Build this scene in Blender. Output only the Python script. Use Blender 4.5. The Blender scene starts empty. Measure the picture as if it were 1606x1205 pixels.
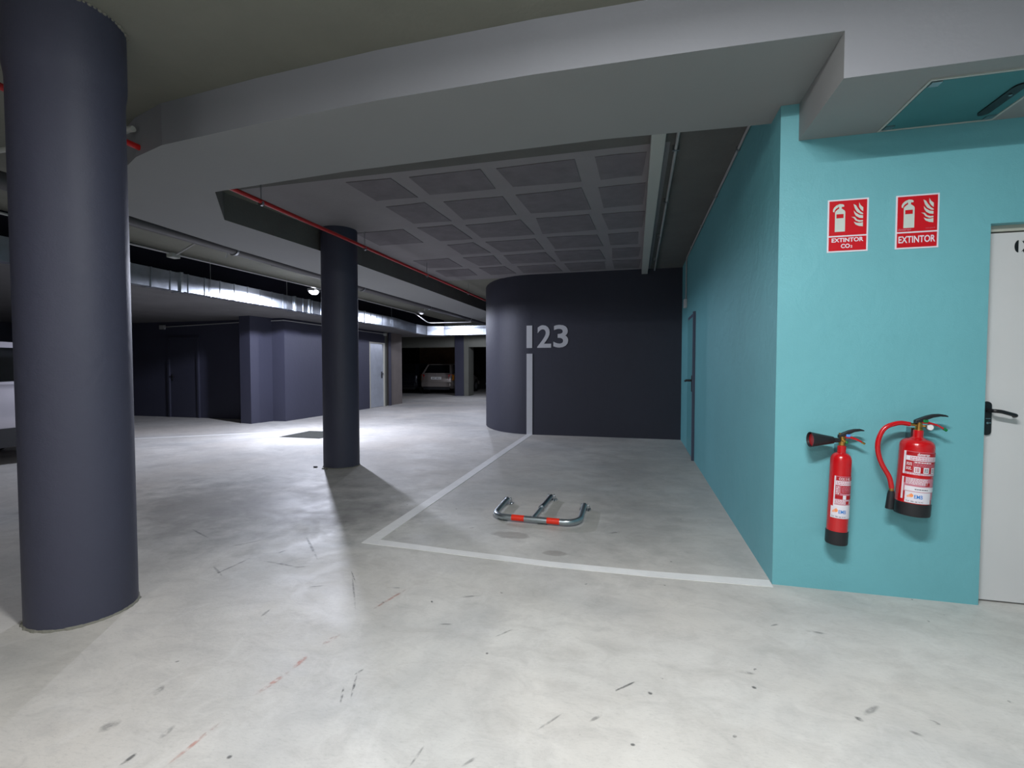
import bpy, bmesh, math, random
from mathutils import Vector, Matrix
random.seed(7)
R = math.radians
PI = math.pi
S = bpy.context.scene
C = S.collection

# ---------------------------------------------------------------- camera, world, exposure
cam_data = bpy.data.cameras.new('camera')
cam = bpy.data.objects.new('camera', cam_data)
C.objects.link(cam)
cam_data.sensor_fit = 'HORIZONTAL'
cam_data.sensor_width = 36.0
cam_data.lens = 750.0 / 1606.0 * 36.0
cam_data.clip_start = 0.05
cam_data.clip_end = 100
cam.location = (0, 0, 1.30)
cam.rotation_euler = (R(90) - math.atan(25.5 / 750.0), 0, R(14.4))
S.camera = cam

w = bpy.data.worlds.new('world'); S.world = w
w.use_nodes = True
w.node_tree.nodes['Background'].inputs[0].default_value = (0.02, 0.022, 0.03, 1)
w.node_tree.nodes['Background'].inputs[1].default_value = 0.2

S.view_settings.view_transform = 'Standard'
S.view_settings.look = 'None'
S.view_settings.gamma = 1
S.view_settings.use_curve_mapping = False
S.view_settings.exposure = 0.0

FRONT_W = 158     # strip light over the camera
LAMP_W = 880     # bulkhead lamp on the conduit
FAR_W = 200

# ---------------------------------------------------------------- materials
def mat(name, col, rough=0.6, metal=0.0, bump=0.0, bscale=60, var=0.0, vscale=3, spec=0.5,
        rvar=0.0, emit=None, estr=0, coat=0.0):
    m = bpy.data.materials.new(name); m.use_nodes = True
    nt = m.node_tree; N = nt.nodes; L = nt.links
    b = N['Principled BSDF']
    c = tuple(col) + (1,)
    b.inputs['Base Color'].default_value = c
    b.inputs['Roughness'].default_value = rough
    b.inputs['Metallic'].default_value = metal
    b.inputs['Specular IOR Level'].default_value = spec
    b.inputs['Coat Weight'].default_value = coat
    tc = N.new('ShaderNodeTexCoord')
    if var or rvar:
        n = N.new('ShaderNodeTexNoise'); n.inputs['Scale'].default_value = vscale
        n.inputs['Detail'].default_value = 8; n.inputs['Roughness'].default_value = 0.6
        L.new(tc.outputs['Object'], n.inputs['Vector'])
        if var:
            mr = N.new('ShaderNodeMapRange')
            mr.inputs['From Min'].default_value = 0.3; mr.inputs['From Max'].default_value = 0.7
            mr.inputs['To Min'].default_value = 1 - var; mr.inputs['To Max'].default_value = 1 + var
            L.new(n.outputs['Fac'], mr.inputs['Value'])
            vm = N.new('ShaderNodeVectorMath'); vm.operation = 'SCALE'
            vm.inputs[0].default_value = col
            L.new(mr.outputs[0], vm.inputs['Scale'])
            L.new(vm.outputs[0], b.inputs['Base Color'])
        if rvar:
            mr2 = N.new('ShaderNodeMapRange')
            mr2.inputs['To Min'].default_value = max(0.02, rough - rvar); mr2.inputs['To Max'].default_value = rough + rvar
            L.new(n.outputs['Fac'], mr2.inputs['Value']); L.new(mr2.outputs[0], b.inputs['Roughness'])
    if bump:
        n2 = N.new('ShaderNodeTexNoise'); n2.inputs['Scale'].default_value = bscale
        n2.inputs['Detail'].default_value = 6
        L.new(tc.outputs['Object'], n2.inputs['Vector'])
        bp = N.new('ShaderNodeBump'); bp.inputs['Strength'].default_value = bump
        bp.inputs['Distance'].default_value = 0.01
        L.new(n2.outputs['Fac'], bp.inputs['Height']); L.new(bp.outputs[0], b.inputs['Normal'])
    if emit:
        b.inputs['Emission Color'].default_value = tuple(emit) + (1,)
        b.inputs['Emission Strength'].default_value = estr
    return m

def s2l(r, g, b):
    f = lambda v: (v / 255 / 12.92) if v / 255 <= 0.04045 else ((v / 255 + 0.055) / 1.055) ** 2.4
    return (f(r), f(g), f(b))

def plaster(name, col, trowel=0.25, rough=0.55):
    """painted wall with roller texture, low trowel waves and small colour drift"""
    m = mat(name, col, rough, var=0.05, vscale=1.3)
    nt = m.node_tree; N = nt.nodes; L = nt.links; b = N['Principled BSDF']
    tc = N.new('ShaderNodeTexCoord')
    mp = N.new('ShaderNodeMapping'); mp.inputs['Scale'].default_value = (1, 0.8, 0.8)
    L.new(tc.outputs['Object'], mp.inputs['Vector'])
    n1 = N.new('ShaderNodeTexNoise'); n1.inputs['Scale'].default_value = 7; n1.inputs['Detail'].default_value = 5
    n1.inputs['Distortion'].default_value = 1.2
    L.new(mp.outputs[0], n1.inputs['Vector'])
    n2 = N.new('ShaderNodeTexNoise'); n2.inputs['Scale'].default_value = 130; n2.inputs['Detail'].default_value = 3
    L.new(tc.outputs['Object'], n2.inputs['Vector'])
    b1 = N.new('ShaderNodeBump'); b1.inputs['Strength'].default_value = trowel; b1.inputs['Distance'].default_value = 0.06
    b2 = N.new('ShaderNodeBump'); b2.inputs['Strength'].default_value = 0.25; b2.inputs['Distance'].default_value = 0.003
    L.new(n1.outputs['Fac'], b1.inputs['Height']); L.new(n2.outputs['Fac'], b2.inputs['Height'])
    L.new(b1.outputs[0], b2.inputs['Normal']); L.new(b2.outputs[0], b.inputs['Normal'])
    return m

def floor_material():
    m = bpy.data.materials.new('polished_concrete'); m.use_nodes = True
    nt = m.node_tree; N = nt.nodes; L = nt.links; b = N['Principled BSDF']
    tc = N.new('ShaderNodeTexCoord')
    def noise(scale, detail=8, rough=0.6, dist=0.0, sc=(1, 1, 1), rot=0):
        mp = N.new('ShaderNodeMapping'); mp.inputs['Scale'].default_value = sc
        mp.inputs['Rotation'].default_value = (0, 0, rot)
        L.new(tc.outputs['Object'], mp.inputs['Vector'])
        n = N.new('ShaderNodeTexNoise'); n.inputs['Scale'].default_value = scale
        n.inputs['Detail'].default_value = detail; n.inputs['Roughness'].default_value = rough
        n.inputs['Distortion'].default_value = dist
        L.new(mp.outputs[0], n.inputs['Vector']); return n.outputs['Fac']
    def ramp(v, a, bb, c0, c1):
        r = N.new('ShaderNodeMapRange'); r.inputs['From Min'].default_value = a; r.inputs['From Max'].default_value = bb
        r.inputs['To Min'].default_value = c0; r.inputs['To Max'].default_value = c1
        L.new(v, r.inputs['Value']); return r.outputs[0]
    def mix(fac, a, bb):
        x = N.new('ShaderNodeMix'); x.data_type = 'RGBA'
        if hasattr(fac, 'links'): L.new(fac, x.inputs['Factor'])
        else: x.inputs['Factor'].default_value = fac
        for k, v in (('A', a), ('B', bb)):
            sock = [s for s in x.inputs if s.name == k and s.type == 'RGBA'][0]
            if hasattr(v, 'links'): L.new(v, sock)
            else: sock.default_value = tuple(v) + (1,)
        return [o for o in x.outputs if o.type == 'RGBA'][0]
    def mul(a, bb):
        x = N.new('ShaderNodeMath'); x.operation = 'MULTIPLY'
        for i, v in enumerate((a, bb)):
            if hasattr(v, 'links'): L.new(v, x.inputs[i])
            else: x.inputs[i].default_value = v
        return x.outputs[0]
    def spot(cx, cy, rx, ry, soft=0.6, rag=0.5, nscale=4):
        """mask of a worn or oily patch with a ragged rim, in metres on the floor"""
        mp = N.new('ShaderNodeMapping'); mp.vector_type = 'POINT'
        mp.inputs['Location'].default_value = (-cx / rx, -cy / ry, 0); mp.inputs['Scale'].default_value = (1 / rx, 1 / ry, 0)
        L.new(tc.outputs['Object'], mp.inputs['Vector'])
        le = N.new('ShaderNodeVectorMath'); le.operation = 'LENGTH'; L.new(mp.outputs[0], le.inputs[0])
        ad = N.new('ShaderNodeMath'); ad.operation = 'ADD'; L.new(le.outputs['Value'], ad.inputs[0])
        L.new(ramp(noise(nscale, 6), 0.25, 0.75, -rag, rag), ad.inputs[1])
        return ramp(ad.outputs[0], 1.0 - soft * 0.5, 1.0 + soft * 0.5, 1.0, 0.0)
    base = mix(ramp(noise(0.9, 9, 0.62, 0.6), 0.35, 0.65, 0, 1), s2l(172, 172, 170), s2l(204, 202, 197))
    base = mix(ramp(noise(0.45, 4, 0.5, 0.4), 0.4, 0.68, 0, 0.55), base, s2l(192, 183, 172))
    base = mix(ramp(noise(5.0, 10, 0.7, 0.8, (1, 1.7, 1), R(20)), 0.46, 0.68, 0, 0.34), base, s2l(150, 147, 144))
    base = mix(ramp(noise(38, 8, 0.75, 0.0, (1, 3, 1), R(-25)), 0.52, 0.74, 0, 0.36), base, s2l(128, 128, 128))
    base = mix(ramp(noise(60, 4, 0.6), 0.70, 0.76, 0, 0.4), base, s2l(90, 90, 92))
    base = mix(ramp(noise(2.2, 12, 0.75, 1.4, (1, 1.4, 1), R(-30)), 0.5, 0.7, 0, 0.26), base, s2l(150, 145, 138))
    base = mix(ramp(noise(3.4, 10, 0.7, 1.0, (1.6, 1, 1), R(35)), 0.54, 0.72, 0, 0.22), base, s2l(218, 216, 213))
    # tyre-darkened band in the bay and blotchy wear left of it
    base = mix(mul(spot(-0.1, 5.2, 0.62, 2.4, 0.9, 0.8, 2.2), 0.16), base, s2l(92, 90, 90))
    base = mix(mul(spot(0.05, 4.4, 0.32, 1.1, 0.9, 0.9, 5), 0.16), base, s2l(84, 82, 82))
    base = mix(mul(spot(-0.6, 6.2, 1.6, 1.8, 1.2, 0.8, 1.6), 0.05), base, s2l(110, 108, 106))
    base = mix(mul(spot(-0.92, 3.56, 0.14, 0.07, 0.25, 0.25, 9), 0.42), base, s2l(112, 104, 98))
    base = mix(mul(spot(-0.53, 3.28, 0.085, 0.045, 0.25, 0.25, 9), 0.42), base, s2l(112, 104, 98))
    base = mix(mul(spot(-3.6, 3.7, 1.25, 0.8, 1.0, 0.9, 3.5), 0.5), base, s2l(104, 102, 100))
    base = mix(mul(spot(-2.35, 3.7, 0.45, 0.35, 0.8, 0.8, 4), 0.32), base, s2l(104, 102, 100))
    L.new(base, b.inputs['Base Color'])
    rr = ramp(noise(2.4, 8, 0.65, 0.7), 0.3, 0.7, 0.44, 0.66)
    L.new(rr, b.inputs['Roughness'])
    b.inputs['Specular IOR Level'].default_value = 0.36
    bp = N.new('ShaderNodeBump'); bp.inputs['Strength'].default_value = 0.25; bp.inputs['Distance'].default_value = 0.01
    L.new(noise(9, 8, 0.6), bp.inputs['Height']); L.new(bp.outputs[0], b.inputs['Normal'])
    return m

def mark_material(name, col, alpha, scale=40, thr=0.45):
    """worn paint or rubber: breaks up with noise and fades to its rim (uv)"""
    m = bpy.data.materials.new(name); m.use_nodes = True
    nt = m.node_tree; N = nt.nodes; L = nt.links; b = N['Principled BSDF']
    b.inputs['Base Color'].default_value = tuple(col) + (1,); b.inputs['Roughness'].default_value = 0.6
    tc = N.new('ShaderNodeTexCoord')
    n = N.new('ShaderNodeTexNoise'); n.inputs['Scale'].default_value = scale; n.inputs['Detail'].default_value = 6
    L.new(tc.outputs['Object'], n.inputs['Vector'])
    r = N.new('ShaderNodeMapRange'); r.inputs['From Min'].default_value = thr - 0.08; r.inputs['From Max'].default_value = thr + 0.12
    r.inputs['To Min'].default_value = 0; r.inputs['To Max'].default_value = alpha
    L.new(n.outputs['Fac'], r.inputs['Value'])
    uv = N.new('ShaderNodeUVMap')
    vm = N.new('ShaderNodeVectorMath'); vm.operation = 'SUBTRACT'; vm.inputs[1].default_value = (0.5, 0.5, 0)
    L.new(uv.outputs[0], vm.inputs[0])
    le = N.new('ShaderNodeVectorMath'); le.operation = 'LENGTH'; L.new(vm.outputs[0], le.inputs[0])
    r2 = N.new('ShaderNodeMapRange'); r2.inputs['From Min'].default_value = 0.5; r2.inputs['From Max'].default_value = 0.25
    L.new(le.outputs['Value'], r2.inputs['Value'])
    mu = N.new('ShaderNodeMath'); mu.operation = 'MULTIPLY'
    L.new(r.outputs[0], mu.inputs[0]); L.new(r2.outputs[0], mu.inputs[1])
    L.new(mu.outputs[0], b.inputs['Alpha'])
    return m

M = {}
M['floor'] = floor_material()
M['teal'] = plaster('teal_paint', s2l(107, 172, 180), 0.07)
M['teal_rough'] = plaster('teal_paint_rough', s2l(100, 168, 175), 0.10)
M['navy'] = plaster('slate_blue_paint', s2l(56, 57, 73), 0.07, 0.6)
M['bay'] = plaster('bay_slate_paint', s2l(46, 47, 60), 0.07, 0.65)
M['navy_dark'] = plaster('dark_slate_paint', s2l(54, 55, 70), 0.07, 0.6)
M['ceiling'] = mat('ceiling_concrete', s2l(122, 122, 112), 0.8, bump=0.25, bscale=25, var=0.08, vscale=1.6)
M['beam'] = mat('beam_paint_dimmed', s2l(134, 135, 140), 0.6, bump=0.08, bscale=40, var=0.03, vscale=1)  # the soffit's paint with shade mixed into the colour for upright faces
M['soffit'] = mat('soffit_paint', s2l(140, 141, 140), 0.65, bump=0.08, bscale=40, var=0.03, vscale=1)
M['block'] = mat('ceiling_block', s2l(112, 107, 111), 0.9, bump=0.4, bscale=70, var=0.14, vscale=5)
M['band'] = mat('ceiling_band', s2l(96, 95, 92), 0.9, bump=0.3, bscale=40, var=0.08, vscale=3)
M['joist'] = mat('ceiling_joist', s2l(136, 132, 134), 0.85, bump=0.3, bscale=40, var=0.06, vscale=3)
M['dark_ceiling'] = mat('dark_slab', s2l(98, 97, 98), 0.85, bump=0.2, bscale=20, var=0.15, vscale=1.5)
M['concrete'] = mat('bare_concrete', s2l(120, 112, 108), 0.8, bump=0.2, bscale=20, var=0.1, vscale=2)
M['greygreen'] = mat('grey_plaster', s2l(105, 106, 98), 0.8, var=0.1, vscale=1)
M['slab_side'] = mat('slab_side_black', s2l(26, 26, 36), 0.9, spec=0.1)  # near-black colour for the upright faces of the low slab
M['black'] = mat('black_recess', (0.01, 0.01, 0.012), 0.8)
M['board'] = mat('brown_board', s2l(196, 156, 116), 0.7, var=0.15, vscale=2)
M['line'] = mat('white_floor_paint', s2l(222, 221, 219), 0.5, bump=0.1, bscale=60, var=0.06, vscale=8)
M['digits'] = mat('white_wall_paint', s2l(200, 200, 205), 0.6, var=0.02, vscale=9)
M['red_pipe'] = mat('red_gloss_pipe', s2l(176, 26, 24), 0.35)
M['galv'] = mat('galvanised_steel', s2l(190, 196, 200), 0.35, 0.9, var=0.18, vscale=14, rvar=0.08)
M['duct'] = mat('duct_sheet_metal', s2l(176, 182, 190), 0.36, 1.0, var=0.16, vscale=5, rvar=0.1)
M['steel'] = mat('steel', s2l(170, 174, 178), 0.3, 1.0)
M['chrome'] = mat('zinc_tube', s2l(176, 186, 190), 0.28, 0.9, var=0.1, vscale=30)
M['tape'] = mat('orange_red_tape', s2l(232, 48, 22), 0.4)
M['dark_pipe'] = mat('dark_pvc_pipe', s2l(74, 72, 74), 0.45)
M['conduit'] = mat('grey_conduit', s2l(160, 160, 160), 0.45)
M['trunk'] = mat('pale_trunking', s2l(176, 178, 172), 0.5)
M['white'] = mat('white_enamel', s2l(205, 204, 204), 0.45, var=0.02, vscale=2)
M['frame'] = mat('door_frame_paint', s2l(180, 178, 166), 0.5)
M['handle'] = mat('black_plastic', s2l(20, 20, 24), 0.4)
M['plastic'] = mat('black_rubber', s2l(28, 28, 32), 0.5)
M['brass'] = mat('brass', s2l(196, 150, 80), 0.3, 1.0)
M['ext_red'] = mat('extinguisher_red', s2l(190, 12, 20), 0.25, coat=0.5)
M['sign_red'] = mat('sign_red', s2l(196, 8, 26), 0.4)
M['sign_white'] = mat('sign_white', s2l(222, 218, 226), 0.4)
M['sign_grey'] = mat('sign_photolum', s2l(196, 206, 198), 0.45)
M['label_pink'] = mat('label_small_print', s2l(196, 120, 136), 0.4)
M['label_white'] = mat('label_white', s2l(226, 222, 228), 0.35)
M['label_red'] = mat('label_red', s2l(170, 10, 22), 0.35)
M['blue'] = mat('label_blue', s2l(20, 120, 200), 0.4)
M['orange'] = mat('label_orange', s2l(244, 150, 90), 0.4)
M['ink'] = mat('grey_ink', s2l(70, 70, 80), 0.5)
M['green'] = mat('green_plastic', s2l(10, 120, 60), 0.4)
M['bluetag'] = mat('blue_plastic', s2l(90, 150, 220), 0.35)
M['gauge'] = mat('gauge_face', s2l(226, 226, 226), 0.2)
M['hatch'] = mat('hatch_teal', s2l(60, 116, 120), 0.5, var=0.08, vscale=2)
M['jamb'] = mat('grey_blue_jamb', s2l(70, 78, 98), 0.6)
M['teal_door'] = mat('teal_door_paint', s2l(84, 150, 156), 0.5)
M['metal_door'] = mat('galvanised_door', s2l(180, 186, 196), 0.38, 0.35, var=0.1, vscale=4)
M['grate'] = mat('cast_grate', s2l(84, 86, 82), 0.6, 0.2)
M['rim_dirt'] = mat('rubble_grey', s2l(120, 118, 108), 0.9, bump=0.5, bscale=60)
M['silver'] = mat('silver_car_paint', s2l(152, 144, 138), 0.3, 0.35, coat=0.6)
M['white_car'] = mat('pale_car_paint', s2l(176, 172, 180), 0.3, 0.2, coat=0.6)
M['dark_car'] = mat('dark_car_paint', s2l(22, 24, 34), 0.3, 0.2, coat=0.6)
M['glass'] = mat('dark_car_glass', s2l(14, 16, 18), 0.08)
M['tyre'] = mat('tyre', s2l(16, 16, 17), 0.8)
M['alloy'] = mat('alloy_rim', s2l(170, 170, 172), 0.35, 0.8)
M['lamp_red'] = mat('tail_lamp_red', s2l(190, 10, 14), 0.15, coat=1)
M['lamp_amber'] = mat('tail_lamp_amber', s2l(240, 150, 40), 0.15, coat=1)
M['lens'] = mat('lamp_lens', (0.9, 0.9, 1), 0.3, emit=(0.86, 0.88, 1.0), estr=22)
M['lens_dim'] = mat('far_lamp_lens', (0.8, 0.8, 0.85), 0.3, emit=(0.86, 0.88, 1.0), estr=0.8)
M['lens_front'] = mat('strip_lens', (0.9, 0.9, 0.9), 0.3, emit=(1.0, 0.98, 0.95), estr=6)
M['plate'] = mat('plate_white', s2l(225, 225, 222), 0.4)
M['scuff'] = mark_material('rubber_scuff', s2l(72, 74, 76), 0.55)
M['scuff_soft'] = mark_material('grey_smear', s2l(96, 98, 100), 0.32, 25, 0.42)
M['chalk'] = mark_material('red_chalk', s2l(206, 120, 100), 0.38, 30, 0.48)

# ---------------------------------------------------------------- mesh helpers
class MB:
    def __init__(s): s.v = []; s.f = []; s.m = []; s.uv = {}
    def add(s, vs, fs, mi=0):
        o = len(s.v); s.v += [tuple(p) for p in vs]
        for f in fs: s.f.append([i + o for i in f]); s.m.append(mi)
        return s
    def box(s, a, b, mi=0, T=None):
        x0, y0, z0 = a; x1, y1, z1 = b
        vs = [(x0,y0,z0),(x1,y0,z0),(x1,y1,z0),(x0,y1,z0),(x0,y0,z1),(x1,y0,z1),(x1,y1,z1),(x0,y1,z1)]
        if T: vs = [T @ Vector(p) for p in vs]
        return s.add(vs, [(0,3,2,1),(4,5,6,7),(0,1,5,4),(1,2,6,5),(2,3,7,6),(3,0,4,7)], mi)
    def prism(s, poly, z0, z1, mi=0, side=None):
        """poly: counter-clockwise xy outline, extruded in z"""
        n = len(poly); vs = [(x, y, z0) for x, y in poly] + [(x, y, z1) for x, y in poly]
        s.add(vs, [tuple(range(n - 1, -1, -1)), tuple(range(n, 2 * n))], mi)
        return s.add(vs, [(i, (i+1) % n, n + (i+1) % n, n + i) for i in range(n)], mi if side is None else side)
    def tube(s, pts, r, mi=0, seg=14, caps=True):
        pts = [Vector(p) for p in pts]; n = len(pts)
        rr = r if isinstance(r, (list, tuple)) else [r] * n
        t0 = (pts[1] - pts[0]).normalized()
        up = Vector((0, 0, 1)) if abs(t0.z) < 0.9 else Vector((1, 0, 0))
        u = t0.cross(up).normalized(); vs = []
        for i in range(n):
            if i == 0: t = t0
            elif i == n - 1: t = (pts[-1] - pts[-2]).normalized()
            else: t = ((pts[i+1] - pts[i]).normalized() + (pts[i] - pts[i-1]).normalized()).normalized()
            u = (u - t * u.dot(t)).normalized(); vv = t.cross(u)
            for k in range(seg):
                a = 2 * PI * k / seg
                vs.append(pts[i] + (u * math.cos(a) + vv * math.sin(a)) * rr[i])
        fs = [(i*seg+k, i*seg+(k+1) % seg, (i+1)*seg+(k+1) % seg, (i+1)*seg+k) for i in range(n-1) for k in range(seg)]
        if caps: fs += [tuple(range(seg-1, -1, -1)), tuple(range((n-1)*seg, n*seg))]
        return s.add(vs, fs, mi)
    def lathe(s, prof, mi=0, seg=40, T=None, caps=True):
        """prof: list of (radius, z)"""
        vs = []
        for r, z in prof:
            for k in range(seg):
                a = 2 * PI * k / seg; vs.append(Vector((r * math.cos(a), r * math.sin(a), z)))
        if T: vs = [T @ p for p in vs]
        n = len(prof)
        fs = [(i*seg+k, i*seg+(k+1) % seg, (i+1)*seg+(k+1) % seg, (i+1)*seg+k) for i in range(n-1) for k in range(seg)]
        if caps: fs += [tuple(range(seg-1, -1, -1)), tuple(range((n-1)*seg, n*seg))]
        return s.add(vs, fs, mi)
    def sphere(s, c, r, mi=0, seg=16, rings=8, sc=(1, 1, 1)):
        prof = [(r * math.sin(PI * i / rings) + 1e-5, -r * math.cos(PI * i / rings)) for i in range(rings + 1)]
        T = Matrix.Translation(c) @ Matrix.Diagonal((sc[0], sc[1], sc[2], 1))
        return s.lathe(prof, mi, seg, T)
    def build(s, name, mats, parent=None, smooth=False, bevel=0, kind=None, sharp=40, loc=None):
        me = bpy.data.meshes.new(name); me.from_pydata(s.v, [], s.f)
        if not isinstance(mats, (list, tuple)): mats = [mats]
        for m in mats: me.materials.append(M[m] if isinstance(m, str) else m)
        for p, mi in zip(me.polygons, s.m): p.material_index = mi
        if s.uv:
            ul = me.uv_layers.new(name='UVMap')
            for p in me.polygons:
                for k, li in enumerate(p.loop_indices): ul.data[li].uv = s.uv.get(p.index, [(0.5, 0.5)] * 8)[k]
        bm = bmesh.new(); bm.from_mesh(me)
        bmesh.ops.remove_doubles(bm, verts=bm.verts, dist=1e-6)
        if not s.uv: bmesh.ops.recalc_face_normals(bm, faces=bm.faces)
        bm.to_mesh(me); bm.free()
        if smooth:
            for p in me.polygons: p.use_smooth = True
            me.set_sharp_from_angle(angle=R(sharp))
        o = bpy.data.objects.new(name, me); C.objects.link(o)
        if loc: o.location = loc
        if parent: o.parent = parent
        if bevel:
            b = o.modifiers.new('bevel', 'BEVEL'); b.width = bevel; b.segments = 2; b.limit_method = 'ANGLE'
        if kind: o['kind'] = kind
        return o

def tag(o, label=None, cat=None, group=None, kind=None):
    if label: o['label'] = label
    if cat: o['category'] = cat
    if group: o['group'] = group
    if kind: o['kind'] = kind
    return o

def thing(name, loc, label, cat, rot=(0, 0, 0), group=None):
    o = bpy.data.objects.new(name, None); o.empty_display_size = 0.1; C.objects.link(o)
    o.location = loc; o.rotation_euler = rot
    return tag(o, label, cat, group)

def fillet(pts, r, n=6):
    pts = [Vector(p) for p in pts]; out = [pts[0]]
    for i in range(1, len(pts) - 1):
        a, b, c = pts[i-1], pts[i], pts[i+1]
        d1 = (a - b); d2 = (c - b); rr = min(r, d1.length * .49, d2.length * .49)
        p1 = b + d1.normalized() * rr; p2 = b + d2.normalized() * rr
        for k in range(n + 1):
            t = k / n; out.append((1-t)**2 * p1 + 2*t*(1-t) * b + t*t * p2)
    out.append(pts[-1]); return out

def text_mesh(txt, thick=0.0, shear=0.0, w=None, h=None, spacing=1.0):
    """returns flat verts (x, y) and faces of a lettering, bbox moved to the origin and scaled to w x h"""
    cu = bpy.data.curves.new('lettering', 'FONT'); cu.body = txt; cu.size = 1
    cu.offset = thick; cu.shear = shear; cu.space_character = spacing; cu.resolution_u = 4
    cu.fill_mode = 'FRONT'
    o = bpy.data.objects.new('lettering', cu); C.objects.link(o)
    dg = bpy.context.evaluated_depsgraph_get(); dg.update()
    me = o.evaluated_get(dg).to_mesh()
    vs = [(v.co.x, v.co.y) for v in me.vertices]; fs = [tuple(p.vertices) for p in me.polygons]
    o.evaluated_get(dg).to_mesh_clear(); bpy.data.objects.remove(o); bpy.data.curves.remove(cu)
    x0 = min(v[0] for v in vs); x1 = max(v[0] for v in vs); y0 = min(v[1] for v in vs); y1 = max(v[1] for v in vs)
    sy = h / (y1 - y0) if h else None
    sx = w / (x1 - x0) if w else sy
    sy = sy or sx
    return [((x - x0) * sx, (y - y0) * sy) for x, y in vs], fs

# ================================================================ THE ROOM
CEIL = 3.10
# floor with its marks
fb = MB()
fb.box((-16, -4.2, -0.12), (4.2, 30, 0.0), 0)
def decal(x, y, lx, ly, ang, mi):
    c, s_ = math.cos(ang), math.sin(ang)
    q = [(-lx, -ly), (lx, -ly), (lx, ly), (-lx, ly)]
    fb.add([(x + a*c - b*s_, y + a*s_ + b*c, 0.0012) for a, b in q], [(0, 1, 2, 3)], mi)
    fb.uv[len(fb.f) - 1] = [(0, 0), (1, 0), (1, 1), (0, 1)]
def streak(p, q, wdt, mi):
    (x0, y0), (x1, y1) = p, q
    decal((x0+x1)/2, (y0+y1)/2, math.hypot(x1-x0, y1-y0)/2, wdt, math.atan2(y1-y0, x1-x0), mi)
MARKS = [((-1.36, 2.24), (-1.28, 2.55), 0.01, 3),
    ((-1.41, 1.91), (-1.38, 2.01), 0.016, 3),
    ((-1.42, 1.72), (-1.42, 1.82), 0.016, 3),
    ((-1.45, 1.54), (-1.42, 1.71), 0.014, 3),
    ((-1.47, 1.18), (-1.46, 1.40), 0.01, 3),
    ((-1.62, 1.15), (-1.61, 1.23), 0.01, 1),
    ((-1.85, 1.24), (-1.82, 1.31), 0.028, 2),
    ((-1.83, 1.44), (-1.86, 1.50), 0.018, 2),
    ((-1.07, 1.62), (-1.13, 1.76), 0.006, 1),
    ((-1.09, 1.58), (-1.14, 1.68), 0.006, 1),
    ((-1.14, 1.75), (-1.12, 1.80), 0.006, 1),
    ((-1.60, 1.27), (-1.61, 1.34), 0.014, 2),
    ((-1.88, 2.05), (-1.89, 2.13), 0.01, 2),
    ((-1.71, 2.62), (-1.43, 2.22), 0.006, 2),
    ((-2.67, 2.51), (-2.47, 2.39), 0.01, 2),
    ((-0.08, 1.91), (0.03, 2.02), 0.006, 1),
    ((-0.33, 1.64), (-0.25, 1.75), 0.006, 2),
    ((0.80, 2.00), (0.83, 1.98), 0.012, 1),
    ((1.06, 2.05), (1.09, 2.03), 0.012, 1),
    ((0.96, 1.97), (1.00, 1.95), 0.01, 2),
    ((1.42, 2.25), (1.43, 2.23), 0.01, 1),
    ((0.06, 1.95), (0.08, 1.94), 0.01, 1),
    ((0.47, 2.09), (0.49, 2.08), 0.01, 1),
    ((-1.31, 1.27), (-1.29, 1.27), 0.01, 1),
    ((-0.70, 1.38), (-0.69, 1.48), 0.006, 2),
    ((-0.54, 1.42), (-0.49, 1.49), 0.007, 2),
    ((-2.55, 2.37), (-2.53, 2.69), 0.01, 2),
    ((-2.42, 2.66), (-2.10, 2.63), 0.012, 2),
    ((-2.46, 3.15), (-2.05, 2.75), 0.012, 2),
    ((-2.86, 2.78), (-2.69, 3.02), 0.01, 2),
    ((-3.45, 3.05), (-3.12, 2.91), 0.01, 2),
    ((-2.42, 2.77), (-2.39, 2.88), 0.012, 2),
    ((-1.35, 2.35), (-1.33, 2.34), 0.008, 1),
    ((-1.09, 2.43), (-1.07, 2.41), 0.008, 1),
    ((0.82, 2.61), (0.93, 2.60), 0.012, 2),
    ((0.42, 2.18), (0.51, 2.18), 0.012, 2),
    ((-1.75, 2.67), (-1.62, 2.52), 0.005, 1),]
for a, b, wd_, mi in MARKS: streak(a, b, wd_, mi)
rnd = random.Random(3)
for i in range(26):
    x = rnd.uniform(-2.2, 1.6); y = rnd.uniform(1.6, 4.5)
    decal(x, y, rnd.uniform(.006, .013), rnd.uniform(.005, .009), rnd.uniform(0, 3), 1)
for i in range(18):
    x = rnd.uniform(-3.2, 1.2); y = rnd.uniform(1.5, 4.0)
    decal(x, y, rnd.uniform(.02, .07), rnd.uniform(.006, .015), rnd.uniform(.2, 1.0), 2)
fb.build('floor', ['floor', 'scuff', 'scuff_soft', 'chalk'], kind='structure')

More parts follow.
